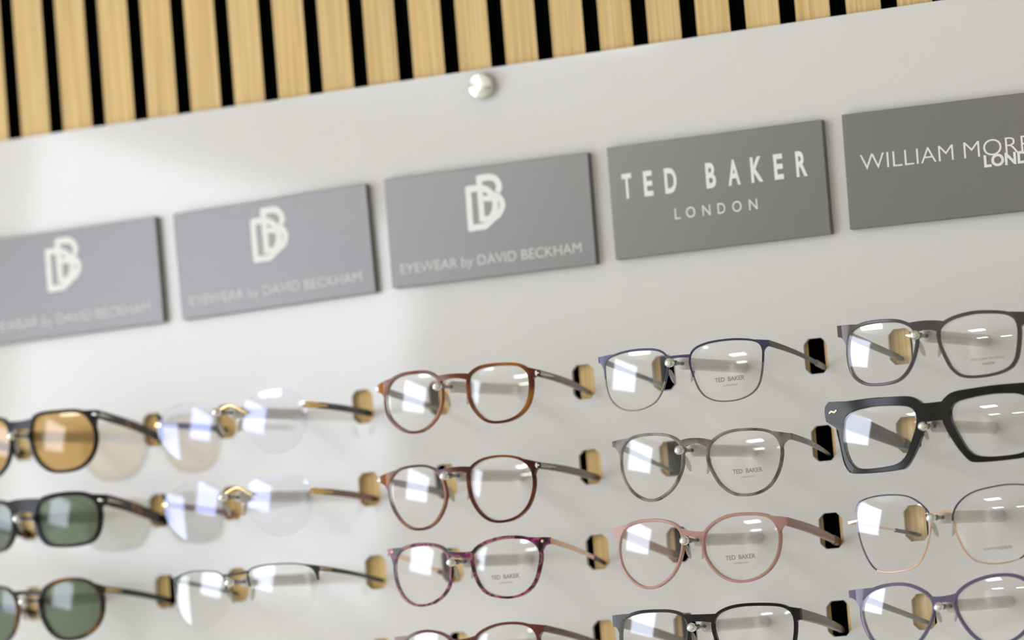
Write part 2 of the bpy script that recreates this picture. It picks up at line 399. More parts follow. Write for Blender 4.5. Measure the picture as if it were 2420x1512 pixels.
for x, z, rot, kind, lab in SIGNS:
    s = empty('sign_board', (x * MM, -ST / 2 * MM, ZW + z * MM), (0, -math.radians(rot), 0))
    tag(s, lab, 'sign', 'sign boards in a row above the glasses')
    mb = MB(); mb.box((0, -ST / 2, -SH), (SW, ST / 2, 0)); b = mb.build('board', M_BOARD, s)
    bv = b.modifiers.new('b', 'BEVEL'); bv.width = 0.0004; bv.segments = 2
    yf = -ST / 2
    if kind == 'db':
        emblem(-0.5).build('emblem', M_LETTER, s)
        mb = MB(); put_text(mb, 'EYEWEAR by DAVID BECKHAM', 8.8, 162.6, -73.9, -66.6, yf, 0.0); mb.build('lettering', M_LETTER_DIM, s)
    elif kind == 'tb':
        mb = MB()
        for ch, a, b_ in (('T', 10.4, 18.4), ('E', 28.2, 35.4), ('D', 45.3, 55.0), ('B', 78.8, 86.8), ('A', 96.6, 106.2), ('K', 115.0, 124.4), ('E', 133.5, 140.8), ('R', 151.0, 159.6)):
            put_text(mb, ch, a, b_, -38.9, -21.6, yf, 0.03)
        for ch, a, b_ in (('L', 51.4, 55.6), ('O', 60.6, 68.0), ('N', 73.9, 80.2), ('D', 86.2, 92.3), ('O', 98.0, 105.4), ('N', 111.4, 118.0)):
            put_text(mb, ch, a, b_, -59.3, -51.5, yf, 0.0)
        mb.build('lettering', M_LETTER, s)
    else:
        mb = MB()
        put_text(mb, 'WILLIAM', 12.2, 84.0, -42.0, -30.6, yf, -0.012); put_text(mb, 'MORRIS', 92.0, 158.5, -42.0, -30.2, yf, -0.012)
        put_text(mb, 'LONDON', 106.6, 159.5, -49.6, -41.6, yf, 0.035, lift=0.3)
        mb.build('lettering', M_LETTER, s)
# outlines of every pair, millimetres in the plane of its own front (x right, z up, from the bridge)
GL = {
'C1':{'xb':357.8,'zb':-140.7,'D':112,'R':[[13.4,-2.1],[18.0,1.4],[23.3,3.3],[30.9,3.8],[39.6,3.6],[47.7,2.8],[52.5,1.5],[56.3,-1.5],[58.2,-5.2],[58.6,-10.4],[57.8,-17.3],[56.5,-22.3],[54.6,-26.5],[50.7,-30.9],[45.9,-33.9],[39.9,-35.7],[33.0,-36.1],[27.5,-35.4],[22.5,-33.0],[18.2,-28.6],[14.8,-23.5],[12.6,-16.3],[12.3,-9.3]],'L':[[-13.4,-1.3],[-16.2,1.1],[-20.0,3.5],[-24.5,4.4],[-32.7,4.8],[-41.1,4.6],[-47.6,3.5],[-52.7,1.0],[-56.3,-3.0],[-58.2,-8.0],[-59.1,-14.0],[-58.3,-20.2],[-56.4,-25.2],[-52.4,-29.5],[-47.4,-33.4],[-41.8,-36.1],[-34.6,-37.0],[-28.8,-36.1],[-23.4,-33.6],[-19.0,-30.1],[-15.7,-26.1],[-12.6,-19.5],[-11.4,-12.7],[-11.8,-5.8]],'br':[[-11.2,0.6],[0.4,0.0],[11.0,-1.7]],'lugR':[66.6,-4.3],'lugL':[-68.1,-2.7],'tip':[58.4,-19.0]},
'C2':{'xb':354.1,'zb':-208.8,'D':112,'R':[[11.5,-1.7],[16.4,2.0],[22.1,4.5],[29.6,5.6],[37.9,5.5],[45.5,4.2],[51.5,1.8],[55.9,-2.1],[58.3,-6.9],[59.0,-12.9],[58.5,-18.3],[56.9,-23.7],[54.6,-28.9],[50.9,-33.6],[45.8,-37.3],[39.4,-39.5],[32.1,-40.0],[25.8,-38.8],[20.6,-35.6],[16.5,-31.1],[13.4,-25.8],[11.0,-18.7],[10.2,-11.2],[10.4,-5.7]],'L':[[-16.4,-0.9],[-20.2,2.0],[-26.1,4.1],[-33.2,4.7],[-41.6,4.6],[-48.1,3.7],[-53.2,1.1],[-56.8,-2.5],[-58.4,-7.5],[-58.5,-13.6],[-57.5,-19.8],[-54.8,-26.1],[-51.0,-31.6],[-46.6,-35.9],[-40.5,-39.0],[-33.3,-40.0],[-27.1,-39.2],[-21.2,-36.3],[-16.7,-31.5],[-13.2,-25.8],[-11.1,-19.5],[-11.0,-12.6],[-12.9,-6.4]],'br':[[-9.1,1.1],[-0.3,0.0],[8.9,-1.0]],'lugR':[64.7,-2.8],'lugL':[-69.0,-1.8],'tip':[62.4,-13.8]},
'C3':{'xb':350.8,'zb':-271.1,'D':112,'R':[[11.8,-0.6],[14.6,2.4],[19.9,5.2],[26.5,7.1],[34.4,8.3],[43.1,8.3],[51.6,7.1],[57.1,5.0],[60.5,1.7],[62.3,-2.1],[62.4,-6.2],[61.3,-11.6],[59.4,-17.8],[57.1,-23.1],[53.4,-27.8],[48.4,-31.0],[42.1,-32.8],[34.8,-32.9],[28.1,-31.6],[21.8,-29.3],[17.7,-25.8],[14.6,-20.5],[12.6,-14.8],[11.4,-8.3],[11.0,-4.2]],'L':[[-11.7,3.7],[-16.4,6.6],[-22.3,8.2],[-30.4,9.1],[-37.7,9.0],[-45.2,7.9],[-50.8,5.5],[-53.9,1.4],[-55.3,-4.5],[-55.3,-10.6],[-54.3,-16.7],[-51.9,-22.5],[-48.6,-27.5],[-43.6,-31.1],[-37.5,-33.1],[-31.3,-33.3],[-25.1,-32.3],[-19.2,-29.7],[-14.4,-26.2],[-10.5,-20.9],[-8.5,-15.1],[-7.9,-9.1],[-8.8,-3.0],[-9.9,0.9]],'br':[[-9.4,2.7],[0.9,0.0],[9.2,0.5]],'lugR':[70.5,4.6],'lugL':[-61.2,6.9],'tip':[65.6,-15.4]},
'C4':{'xb':349.6,'zb':-334.1,'D':112,'R':[[10.4,1.4],[15.8,5.6],[24.5,8.6],[34.4,9.7],[44.7,8.9],[51.6,6.5],[55.3,2.5],[56.7,-3.1],[55.3,-13.1],[50.0,-23.4],[39.1,-30.5],[27.6,-31.5],[16.4,-26.4],[10.4,-17.4],[7.8,-8.0]],'L':[[-9.8,-2.1],[-13.9,3.5],[-20.8,7.0],[-29.8,8.9],[-39.2,8.3],[-49.1,4.7],[-53.3,0.9],[-55.6,-6.7],[-55.1,-17.6],[-48.4,-28.3],[-35.6,-33.4],[-22.5,-30.5],[-13.7,-21.8],[-9.1,-9.8]],'br':[[-9.5,1.0],[-0.1,0.0],[9.3,1.5]],'lugR':[63.2,4.8],'lugL':[-60.0,5.1],'tip':[66.2,-15.8]},
'D1':{'xb':541.2,'zb':-145.4,'D':117,'R':[[9.6,-0.8],[12.0,2.8],[16.8,5.1],[23.4,6.6],[32.4,7.3],[42.7,7.2],[51.7,6.1],[58.2,4.5],[61.3,2.1],[62.2,-1.8],[61.6,-8.3],[60.6,-14.8],[59.1,-21.3],[57.0,-26.2],[53.4,-30.1],[48.3,-32.9],[41.4,-34.6],[33.6,-34.8],[26.8,-33.9],[21.0,-31.7],[16.8,-28.4],[13.7,-23.4],[11.7,-17.5],[9.6,-9.7],[8.8,-4.0]],'L':[[-9.8,1.2],[-12.8,4.0],[-17.8,6.0],[-25.4,7.0],[-35.1,7.4],[-44.1,6.9],[-51.7,5.6],[-57.0,4.1],[-59.5,1.8],[-60.6,-3.2],[-60.6,-8.3],[-60.4,-14.2],[-59.4,-20.2],[-57.4,-25.1],[-53.7,-29.3],[-48.9,-32.3],[-42.1,-34.0],[-34.2,-34.2],[-27.3,-32.7],[-21.8,-30.4],[-18.1,-26.9],[-15.4,-23.0],[-13.0,-17.8],[-10.6,-11.7],[-9.2,-6.8],[-8.7,-2.3]],'br':[[-7.9,0.5],[0.0,0.0],[7.8,-0.8]],'lugR':[67.9,2.8],'lugL':[-65.7,4.2],'tip':[64.8,-13.6]},
'D2':{'xb':548.8,'zb':-206.1,'D':117,'R':[[11.8,-3.7],[16.5,-0.1],[22.4,2.3],[30.0,3.6],[38.3,3.4],[46.5,2.7],[53.1,1.2],[57.9,-1.5],[60.6,-5.5],[62.0,-10.1],[61.8,-15.4],[60.7,-20.6],[58.9,-25.8],[55.7,-31.3],[51.7,-35.8],[46.5,-38.9],[40.0,-40.5],[33.1,-40.6],[26.6,-39.3],[21.3,-36.2],[16.5,-31.3],[13.2,-25.6],[10.4,-19.2],[9.0,-13.2],[9.5,-7.9]],'L':[[-12.1,-1.9],[-16.4,2.3],[-21.8,4.9],[-29.3,6.4],[-37.1,7.0],[-45.0,6.9],[-52.1,5.7],[-57.0,2.8],[-59.9,-1.2],[-61.2,-6.6],[-61.5,-12.0],[-61.1,-17.5],[-59.1,-23.6],[-55.6,-29.0],[-51.4,-33.1],[-46.2,-36.3],[-40.0,-38.1],[-34.1,-37.8],[-28.5,-35.6],[-23.0,-32.3],[-18.8,-28.1],[-15.4,-22.9],[-12.5,-16.9],[-11.7,-10.3],[-11.4,-5.3]],'br':[[-10.6,0.1],[0.1,0.0],[10.4,-1.3]],'lugR':[70.5,-3.3],'lugL':[-68.2,3.8],'tip':[55.4,-17.9]},
'D3':{'xb':540.6,'zb':-272.4,'D':117,'R':[[10.5,0.6],[14.7,4.5],[21.1,8.1],[28.7,10.1],[37.5,10.5],[46.7,9.9],[54.2,8.5],[58.7,5.8],[61.6,1.3],[63.0,-3.9],[62.8,-9.5],[61.5,-15.5],[59.4,-20.9],[55.9,-25.8],[51.3,-30.0],[45.8,-32.9],[39.4,-34.4],[32.6,-34.6],[26.3,-33.1],[20.6,-30.3],[15.5,-25.7],[11.5,-20.2],[8.9,-14.3],[8.1,-9.1],[8.9,-4.0]],'L':[[-10.6,4.7],[-15.4,8.4],[-21.3,10.6],[-28.9,11.9],[-37.6,12.2],[-45.6,11.6],[-51.8,9.8],[-56.2,6.4],[-58.7,1.5],[-60.1,-4.3],[-60.3,-9.3],[-59.3,-14.9],[-57.3,-20.1],[-54.2,-24.5],[-50.0,-28.6],[-44.9,-31.9],[-39.1,-33.6],[-32.7,-33.3],[-26.7,-31.2],[-21.2,-27.9],[-17.0,-23.6],[-13.7,-18.9],[-11.1,-13.2],[-9.3,-6.7],[-8.8,-0.9]],'br':[[-8.8,2.8],[-0.1,0.0],[8.7,-0.1]],'lugR':[69.6,3.9],'lugL':[-64.8,7.9],'tip':[64.7,-15.1]},
'D4':{'xb':540.4,'zb':-331.0,'D':117,'R':[[11.6,-2.7],[14.0,0.4],[18.7,2.9],[25.3,4.7],[34.3,5.4],[44.7,5.0],[54.4,4.1],[61.2,2.8],[65.7,0.3],[68.2,-3.4],[68.8,-8.6],[68.1,-15.5],[66.4,-23.0],[63.1,-30.2],[56.7,-34.7],[43.8,-36.7],[30.0,-35.7],[20.0,-32.0],[15.5,-25.1],[12.5,-15.9],[10.9,-8.3]],'L':[[-10.4,-1.0],[-13.3,2.0],[-17.4,4.0],[-23.4,5.5],[-31.3,6.2],[-39.3,6.6],[-47.5,6.5],[-54.3,5.4],[-59.0,3.9],[-61.8,2.0],[-63.3,-1.8],[-64.8,-9.0],[-64.4,-16.6],[-62.0,-25.8],[-56.4,-32.2],[-44.8,-35.3],[-30.7,-35.3],[-20.1,-31.5],[-14.6,-24.4],[-11.0,-14.2],[-9.5,-5.0]],'br':[[-10.9,1.1],[-0.4,0.0],[10.7,0.4]],'lugR':[73.8,-1.1],'lugL':[-71.2,4.8],'tip':[62.2,-20.8]},
'E1':{'xb':733.4,'zb':-143.7,'D':124,'R':[[9.3,-3.2],[13.1,-0.4],[18.7,1.8],[25.8,3.2],[34.6,4.0],[43.9,3.4],[52.3,2.3],[57.6,0.7],[60.8,-1.7],[62.3,-5.2],[62.7,-9.9],[61.9,-16.6],[60.7,-23.3],[59.0,-29.0],[55.9,-33.3],[51.0,-35.8],[44.5,-37.3],[35.9,-37.9],[28.2,-37.6],[22.2,-36.4],[18.4,-33.9],[14.9,-29.7],[12.3,-23.9],[9.8,-17.3],[8.2,-10.3],[8.1,-6.5]],'L':[[-11.4,-1.8],[-15.5,1.5],[-21.5,4.0],[-29.6,5.1],[-37.7,5.5],[-46.1,5.2],[-52.9,3.9],[-57.3,2.0],[-59.8,-1.4],[-60.9,-7.1],[-61.7,-12.8],[-61.6,-18.5],[-60.7,-24.0],[-58.5,-28.7],[-54.6,-32.4],[-49.2,-35.0],[-41.9,-36.0],[-34.5,-36.1],[-27.1,-35.2],[-22.0,-32.9],[-18.0,-29.2],[-14.9,-24.7],[-12.2,-19.3],[-10.3,-13.3],[-9.3,-7.7]],'br':[[-10.0,1.1],[-0.0,0.0],[9.9,0.1]],'lugR':[69.2,-1.9],'lugL':[-69.4,3.2],'tip':[58.4,-16.4]},
'E2':{'xb':732.9,'zb':-203.3,'D':124,'R':[[14.3,4.0],[17.6,5.4],[25.3,6.6],[34.7,7.5],[43.3,7.9],[51.6,7.4],[58.9,6.6],[64.4,4.4],[67.7,1.2],[68.8,-4.1],[69.3,-11.3],[68.9,-18.5],[67.5,-24.9],[65.2,-29.2],[62.4,-32.6],[57.8,-34.1],[49.1,-34.7],[40.4,-34.6],[32.3,-34.0],[26.6,-32.3],[22.4,-29.1],[19.5,-24.5],[16.4,-18.1],[13.3,-11.3],[11.5,-5.2],[11.8,0.1]],'L':[[-16.3,4.0],[-19.6,5.4],[-27.3,6.6],[-36.7,7.5],[-45.3,7.9],[-53.6,7.4],[-60.9,6.6],[-66.4,4.4],[-69.7,1.2],[-70.8,-4.1],[-71.3,-11.3],[-70.9,-18.5],[-69.5,-24.9],[-67.2,-29.2],[-64.4,-32.6],[-59.8,-34.1],[-51.1,-34.7],[-42.4,-34.6],[-34.3,-34.0],[-28.6,-32.3],[-24.4,-29.1],[-21.5,-24.5],[-18.4,-18.1],[-15.3,-11.3],[-13.5,-5.2],[-13.8,0.1]],'oL':[[-83.8,13.4],[-65.5,13.7],[-46.2,13.9],[-31.1,13.2],[-19.4,12.5],[-13.2,10.6],[-7.9,6.2],[-6.3,2.5],[-6.4,-3.2],[-9.8,-13.6],[-13.9,-21.7],[-17.4,-27.6],[-23.5,-35.4],[-28.7,-37.6],[-48.8,-38.0],[-66.4,-36.9],[-70.4,-34.3],[-73.1,-29.5],[-74.5,-22.2],[-75.4,-15.4],[-76.8,-8.0],[-77.9,-2.5],[-84.7,0.2]],'br':[[-10.6,2.2],[-0.1,0.0],[10.5,1.3]],'lugR':[81.9,7.4],'lugL':[-83.9,7.4],'tip':[57.7,-18.4],'oR':[[81.8,13.4],[63.5,13.7],[44.2,13.9],[29.1,13.2],[17.4,12.5],[11.2,10.6],[5.9,6.2],[4.3,2.5],[4.4,-3.2],[7.8,-13.6],[11.9,-21.7],[15.4,-27.6],[21.5,-35.4],[26.7,-37.6],[46.8,-38.0],[64.4,-36.9],[68.4,-34.3],[71.1,-29.5],[72.5,-22.2],[73.4,-15.4],[74.8,-8.0],[75.9,-2.5],[82.7,0.2]]},
'E3':{'xb':731.9,'zb':-272.1,'D':124,'R':[[9.2,-0.9],[11.8,3.1],[16.1,6.9],[22.1,10.2],[29.3,12.1],[37.1,13.1],[45.7,13.8],[54.1,13.4],[61.5,12.1],[66.2,9.6],[67.9,5.7],[67.8,-1.0],[66.1,-10.1],[63.7,-19.1],[60.5,-26.4],[54.8,-34.8],[48.7,-37.2],[40.1,-38.4],[31.6,-38.1],[23.1,-35.9],[18.6,-33.0],[15.0,-28.5],[12.1,-22.3],[9.6,-15.4],[8.0,-8.5],[8.0,-4.2]],'L':[[-10.2,0.3],[-14.1,5.1],[-19.5,9.6],[-26.0,12.6],[-33.8,13.9],[-41.8,14.4],[-50.0,14.2],[-57.4,13.1],[-62.2,11.5],[-64.7,8.1],[-65.5,2.4],[-65.2,-4.8],[-64.2,-13.0],[-62.3,-20.3],[-59.8,-26.7],[-56.7,-31.9],[-53.5,-35.7],[-48.0,-37.3],[-42.0,-38.2],[-34.0,-37.9],[-26.4,-36.9],[-20.8,-34.3],[-16.9,-29.3],[-13.3,-22.5],[-10.7,-14.7],[-9.5,-7.7],[-9.1,-3.3]],'br':[[-8.5,-0.3],[0.3,0.0],[8.4,-1.7]],'lugR':[71.3,-0.2],'lugL':[-72.0,-1.8],'tip':[57.1,-15.5]},
'E4':{'xb':727.4,'zb':-332.1,'D':124,'R':[[9.8,0.8],[12.1,3.3],[16.5,6.5],[22.2,9.1],[28.6,10.9],[35.4,12.0],[42.7,12.2],[50.0,11.3],[55.9,8.9],[59.9,5.6],[62.3,0.8],[63.4,-6.2],[61.5,-14.7],[56.5,-22.9],[49.3,-29.0],[39.7,-32.6],[30.9,-32.5],[22.9,-28.4],[16.9,-22.2],[12.2,-14.3],[9.3,-6.2]],'L':[[-8.2,-3.7],[-9.9,1.1],[-13.2,4.6],[-18.6,8.0],[-25.6,10.8],[-32.3,11.8],[-38.9,11.9],[-46.6,11.1],[-52.8,9.5],[-57.0,7.2],[-60.1,3.4],[-61.4,-0.4],[-62.2,-5.1],[-61.6,-9.8],[-60.1,-15.2],[-57.6,-20.8],[-53.1,-26.5],[-45.8,-31.1],[-37.0,-32.8],[-27.7,-30.5],[-20.1,-25.8],[-14.4,-19.0],[-10.2,-12.0]],'br':[[-8.1,0.0],[-0.0,0.0],[8.0,0.5]],'lugR':[71.6,3.2],'lugL':[-72.2,8.9],'tip':[58.8,-18.0]},
'A1':{'xb':-27.3,'zb':-139.6,'D':101,'R':[[13.2,2.9],[17.7,5.2],[24.5,5.9],[33.6,5.8],[45.4,5.5],[52.2,4.6],[57.2,1.4],[60.2,-3.2],[62.6,-8.3],[63.2,-15.3],[61.8,-22.8],[58.8,-28.9],[53.2,-34.4],[45.5,-37.4],[36.0,-38.2],[26.5,-37.0],[20.7,-33.8],[15.5,-28.7],[12.3,-22.5],[10.4,-14.7],[10.5,-6.1]],'L':[[-13.2,2.9],[-17.7,5.2],[-24.5,5.9],[-33.6,5.8],[-45.4,5.5],[-52.2,4.6],[-57.2,1.4],[-60.2,-3.2],[-62.6,-8.3],[-63.2,-15.3],[-61.8,-22.8],[-58.8,-28.9],[-53.2,-34.4],[-45.5,-37.4],[-36.0,-38.2],[-26.5,-37.0],[-20.7,-33.8],[-15.5,-28.7],[-12.3,-22.5],[-10.4,-14.7],[-10.5,-6.1]],'br':[[-9.4,1.2],[-0.4,0.0],[9.2,-0.3]],'lugR':[66.8,2.1],'lugL':[-66.8,2.1],'tip':[68.2,-16.2]},
'A2':{'xb':-28.9,'zb':-201.8,'D':101,'R':[[13.5,-1.4],[17.5,1.5],[25.0,3.2],[35.9,3.9],[47.6,3.4],[54.9,1.7],[60.3,-2.3],[62.7,-7.4],[63.1,-13.8],[61.9,-21.3],[59.5,-27.5],[55.2,-31.4],[47.6,-32.9],[37.7,-33.2],[27.0,-32.2],[20.4,-30.6],[15.3,-25.3],[12.7,-18.6],[11.8,-10.5],[12.0,-5.1]],'L':[[-13.5,-1.4],[-17.5,1.5],[-25.0,3.2],[-35.9,3.9],[-47.6,3.4],[-54.9,1.7],[-60.3,-2.3],[-62.7,-7.4],[-63.1,-13.8],[-61.9,-21.3],[-59.5,-27.5],[-55.2,-31.4],[-47.6,-32.9],[-37.7,-33.2],[-27.0,-32.2],[-20.4,-30.6],[-15.3,-25.3],[-12.7,-18.6],[-11.8,-10.5],[-12.0,-5.1]],'br':[[-11.2,1.6],[-0.6,0.0],[10.9,0.3]],'lugR':[70.0,0.3],'lugL':[-70.0,0.3],'tip':[66.3,-21.2]},
'A3':{'xb':-31.0,'zb':-269.1,'D':101,'R':[[13.7,-1.9],[17.7,1.9],[24.7,4.9],[34.7,6.2],[44.4,5.7],[52.5,3.0],[58.3,-2.0],[61.6,-8.1],[61.7,-15.2],[60.2,-22.7],[56.3,-28.9],[50.2,-33.7],[42.4,-36.7],[33.2,-37.1],[25.4,-35.4],[19.1,-30.7],[14.9,-24.5],[12.1,-17.2],[11.3,-9.4]],'L':[[-13.7,-1.9],[-17.7,1.9],[-24.7,4.9],[-34.7,6.2],[-44.4,5.7],[-52.5,3.0],[-58.3,-2.0],[-61.6,-8.1],[-61.7,-15.2],[-60.2,-22.7],[-56.3,-28.9],[-50.2,-33.7],[-42.4,-36.7],[-33.2,-37.1],[-25.4,-35.4],[-19.1,-30.7],[-14.9,-24.5],[-12.1,-17.2],[-11.3,-9.4]],'br':[[-12.9,1.7],[0.8,0.0],[12.5,-1.6]],'lugR':[65.1,-2.6],'lugL':[-65.1,-2.6],'tip':[68.2,-14.8]},
'B1':{'xb':166.1,'zb':-143.6,'D':109,'R':[[6.4,-7.1],[9.9,-0.4],[17.1,4.9],[27.3,7.9],[38.3,9.0],[48.8,7.8],[56.3,4.1],[61.0,-1.4],[63.1,-7.5],[63.1,-14.5],[60.9,-22.3],[56.7,-29.3],[50.5,-35.2],[42.3,-38.9],[34.2,-39.7],[26.8,-37.5],[20.6,-32.7],[14.4,-26.4],[9.4,-18.9],[6.5,-12.6]],'L':[[-11.6,-7.6],[-14.4,-1.7],[-19.6,3.0],[-27.9,5.4],[-38.3,5.8],[-49.1,4.5],[-57.9,2.1],[-64.5,-1.9],[-67.6,-7.3],[-68.3,-14.7],[-65.2,-21.1],[-60.2,-27.7],[-54.0,-33.9],[-47.2,-38.2],[-38.5,-40.0],[-29.1,-38.5],[-21.9,-34.5],[-16.8,-28.0],[-13.7,-21.8],[-11.6,-14.6]],'br':[[-12.8,-4.4],[0.7,0.0],[12.5,-6.3]],'lugR':[63.2,-5.1],'lugL':[-70.0,-7.5],'tip':[62.2,-11.1]},
'B2':{'xb':166.4,'zb':-205.5,'D':109,'R':[[4.3,-9.4],[8.0,-0.5],[13.6,4.2],[22.4,6.7],[33.6,6.9],[45.6,5.9],[53.5,3.6],[59.0,-0.4],[61.5,-5.8],[61.7,-13.4],[59.9,-22.4],[55.6,-30.2],[48.7,-36.2],[39.7,-39.5],[30.9,-39.3],[23.3,-37.1],[16.3,-31.9],[10.5,-25.3],[6.5,-18.3]],'L':[[-12.1,-7.6],[-14.2,-1.2],[-18.5,3.6],[-24.7,6.4],[-34.4,7.5],[-44.6,6.8],[-54.1,4.1],[-62.0,1.3],[-67.3,-3.7],[-67.1,-14.4],[-64.8,-20.8],[-60.6,-26.5],[-54.1,-32.4],[-46.5,-36.8],[-37.6,-38.2],[-29.2,-37.1],[-22.9,-33.2],[-18.1,-27.4],[-14.3,-20.6],[-12.4,-14.2]],'br':[[-11.9,-4.6],[1.2,0.0],[11.6,-6.0]],'lugR':[62.0,-7.8],'lugL':[-70.6,-6.8],'tip':[61.2,-15.0]},
'B3':{'xb':160.8,'zb':-269.8,'D':109,'R':[[10.2,-0.7],[13.7,2.6],[22.7,4.1],[34.5,4.2],[46.0,3.6],[55.7,2.0],[61.5,-0.6],[64.2,-4.4],[65.5,-11.0],[64.1,-19.4],[61.7,-26.4],[56.0,-32.4],[48.2,-35.3],[37.4,-35.9],[27.4,-34.4],[21.4,-30.4],[17.1,-24.3],[13.7,-16.1],[11.2,-8.0]],'L':[[-10.4,-5.6],[-11.7,-1.1],[-16.6,2.2],[-25.2,3.6],[-36.8,4.5],[-46.1,3.7],[-52.0,0.6],[-54.6,-6.5],[-54.9,-13.8],[-53.7,-21.9],[-50.2,-29.4],[-43.4,-35.7],[-34.5,-38.5],[-24.6,-37.7],[-17.2,-33.9],[-13.2,-27.7],[-10.9,-20.7],[-9.8,-13.5]],'br':[[-11.0,0.2],[-0.6,0.0],[10.8,0.4]],'lugR':[67.3,-1.1],'lugL':[-57.9,-0.3],'tip':[67.2,-13.5]},
}
# ================================================================== eyeglasses
CU = 0.0016                                         # face-form curve of every front
HAV1 = tortoise('havana_light', [(0.085, 0.018, 0.008), (0.17, 0.038, 0.010), (0.36, 0.13, 0.014)], scale=34)
HAV2 = tortoise('havana_dark', [(0.030, 0.010, 0.009), (0.10, 0.016, 0.011), (0.26, 0.075, 0.014)], scale=38)
PURP = tortoise('purple_tortoise', [(0.020, 0.015, 0.017), (0.09, 0.022, 0.040), (0.25, 0.012, 0.15), (0.40, 0.17, 0.15), (0.12, 0.04, 0.05), (0.02, 0.016, 0.018)], scale=120, pos=[0.36, 0.44, 0.50, 0.56, 0.62, 0.70])
BURG = noisy('burgundy_acetate', (0.13, 0.030, 0.026), amt=0.35, scale=30, rough=0.12, coat=0.3)
BLACK = plain('black_acetate', (0.011, 0.011, 0.010), rough=0.14, spec=0.35)
BLACKTORT = tortoise('black_tortoise', [(0.018, 0.014, 0.012), (0.03, 0.02, 0.014), (0.22, 0.10, 0.018)], scale=60, pos=[0.3, 0.56, 0.70])
NAVY = plain('navy_metal', (0.060, 0.060, 0.130), rough=0.25, metal=0.35)
GREYMET = plain('grey_metal', (0.24, 0.23, 0.21), rough=0.28, metal=0.7)
GUN = plain('gunmetal', (0.10, 0.095, 0.085), rough=0.3, metal=0.6)
BLKMET = plain('black_metal', (0.035, 0.033, 0.028), rough=0.3, metal=0.4)
GREYCLEAR = translucent('grey_crystal', (0.26, 0.23, 0.20), 0.30, cols=[(0.09, 0.08, 0.075), (0.27, 0.235, 0.20), (0.40, 0.36, 0.32)])
PINK = translucent('pink_crystal', (0.62, 0.36, 0.33), 0.22)
DKGREY = translucent('smoke_acetate', (0.085, 0.075, 0.072), 0.06, rough=0.12)
PURPLE = translucent('purple_crystal', (0.16, 0.14, 0.24), 0.12)
BROWN = noisy('brown_acetate', (0.165, 0.110, 0.092), amt=0.25, scale=25, rough=0.2)
MAUVE = noisy('mauve_acetate', (0.33, 0.17, 0.145), amt=0.12, scale=25, rough=0.2)
SMOKE = noisy('smoky_temple', (0.12, 0.115, 0.10), amt=0.2, scale=25, rough=0.18)
AMBERB = noisy('amber_brown_temple', (0.20, 0.085, 0.045), amt=0.25, scale=25, rough=0.2)

WRAP = [57.0]
def y_wrap(u): return 0.03 * max(0.0, abs(u) - WRAP[0]) ** 2   # the ends sweep back towards the temples
def y_front(u): return CU * u * u + y_wrap(u)
def front_ring(mb, inner, side, w, T, outer=None, half=None, matf=None, y0=0.0, ch=0.45):
    """rim around one lens; w = (top, outer, bottom, nose) widths; side +1 right lens, -1 left lens"""
    N = len(inner); cx = sum(p[0] for p in inner) / N; cz = sum(p[1] for p in inner) / N
    ro = None
    if outer:
        ro = []
        O = outer
        for (x, z) in inner:                        # cast from the lens centre to the outer contour
            dx, dz = x - cx, z - cz; best = None
            for i in range(len(O)):
                (ax, az), (bx, bz) = O[i], O[(i + 1) % len(O)]
                ex, ez = bx - ax, bz - az; det = dx * -ez + ex * dz
                if abs(det) < 1e-9: continue
                t = ((ax - cx) * -ez + ex * (az - cz)) / det; s = (dx * (az - cz) - dz * (ax - cx)) / det
                if t > 0 and 0 <= s <= 1 and (best is None or t < best): best = t
            ro.append((cx + dx * best, cz + dz * best))
    base = len(mb.v); inc = []
    for i, (x, z) in enumerate(inner):
        (px, pz), (qx, qz) = inner[i - 1], inner[(i + 1) % N]
        tx, tz = qx - px, qz - pz; L = math.hypot(tx, tz); nx, nz = tz / L, -tx / L
        if ro: ox, oz = ro[i]
        else:
            a, b = nx * side, nz
            wd = w[0] * max(b, 0) ** 2 + w[2] * min(b, 0) ** 2 + w[1] * max(a, 0) ** 2 + w[3] * min(a, 0) ** 2
            ox, oz = x + nx * wd, z + nz * wd
        wd = math.hypot(ox - x, oz - z); c = min(ch, wd * 0.3, T * 0.3)
        for r, d in ((c, 0), (wd - c, 0), (wd, c), (wd, T - c), (wd - c, T), (c, T), (0, T - c), (0, c)):
            t = r / wd; X = x + (ox - x) * t; Z = z + (oz - z) * t
            mb.v.append((X, y0 + y_front(X) + d, Z))
        inc.append(half is None or z > half)
    for i in range(N):
        j = (i + 1) % N
        if not (inc[i] and inc[j]):
            if inc[i] != inc[j]:
                k = i if inc[i] else j; mb.f.append(tuple(base + 8 * k + q for q in range(8))); mb.m.append(0)
            continue
        mi = matf(0.5 * (inner[i][0] + inner[j][0]) - cx, 0.5 * (inner[i][1] + inner[j][1]) - cz) if matf else 0
        for k in range(8):
            mb.f.append((base + 8 * i + k, base + 8 * i + (k + 1) % 8, base + 8 * j + (k + 1) % 8, base + 8 * j + k)); mb.m.append(mi)
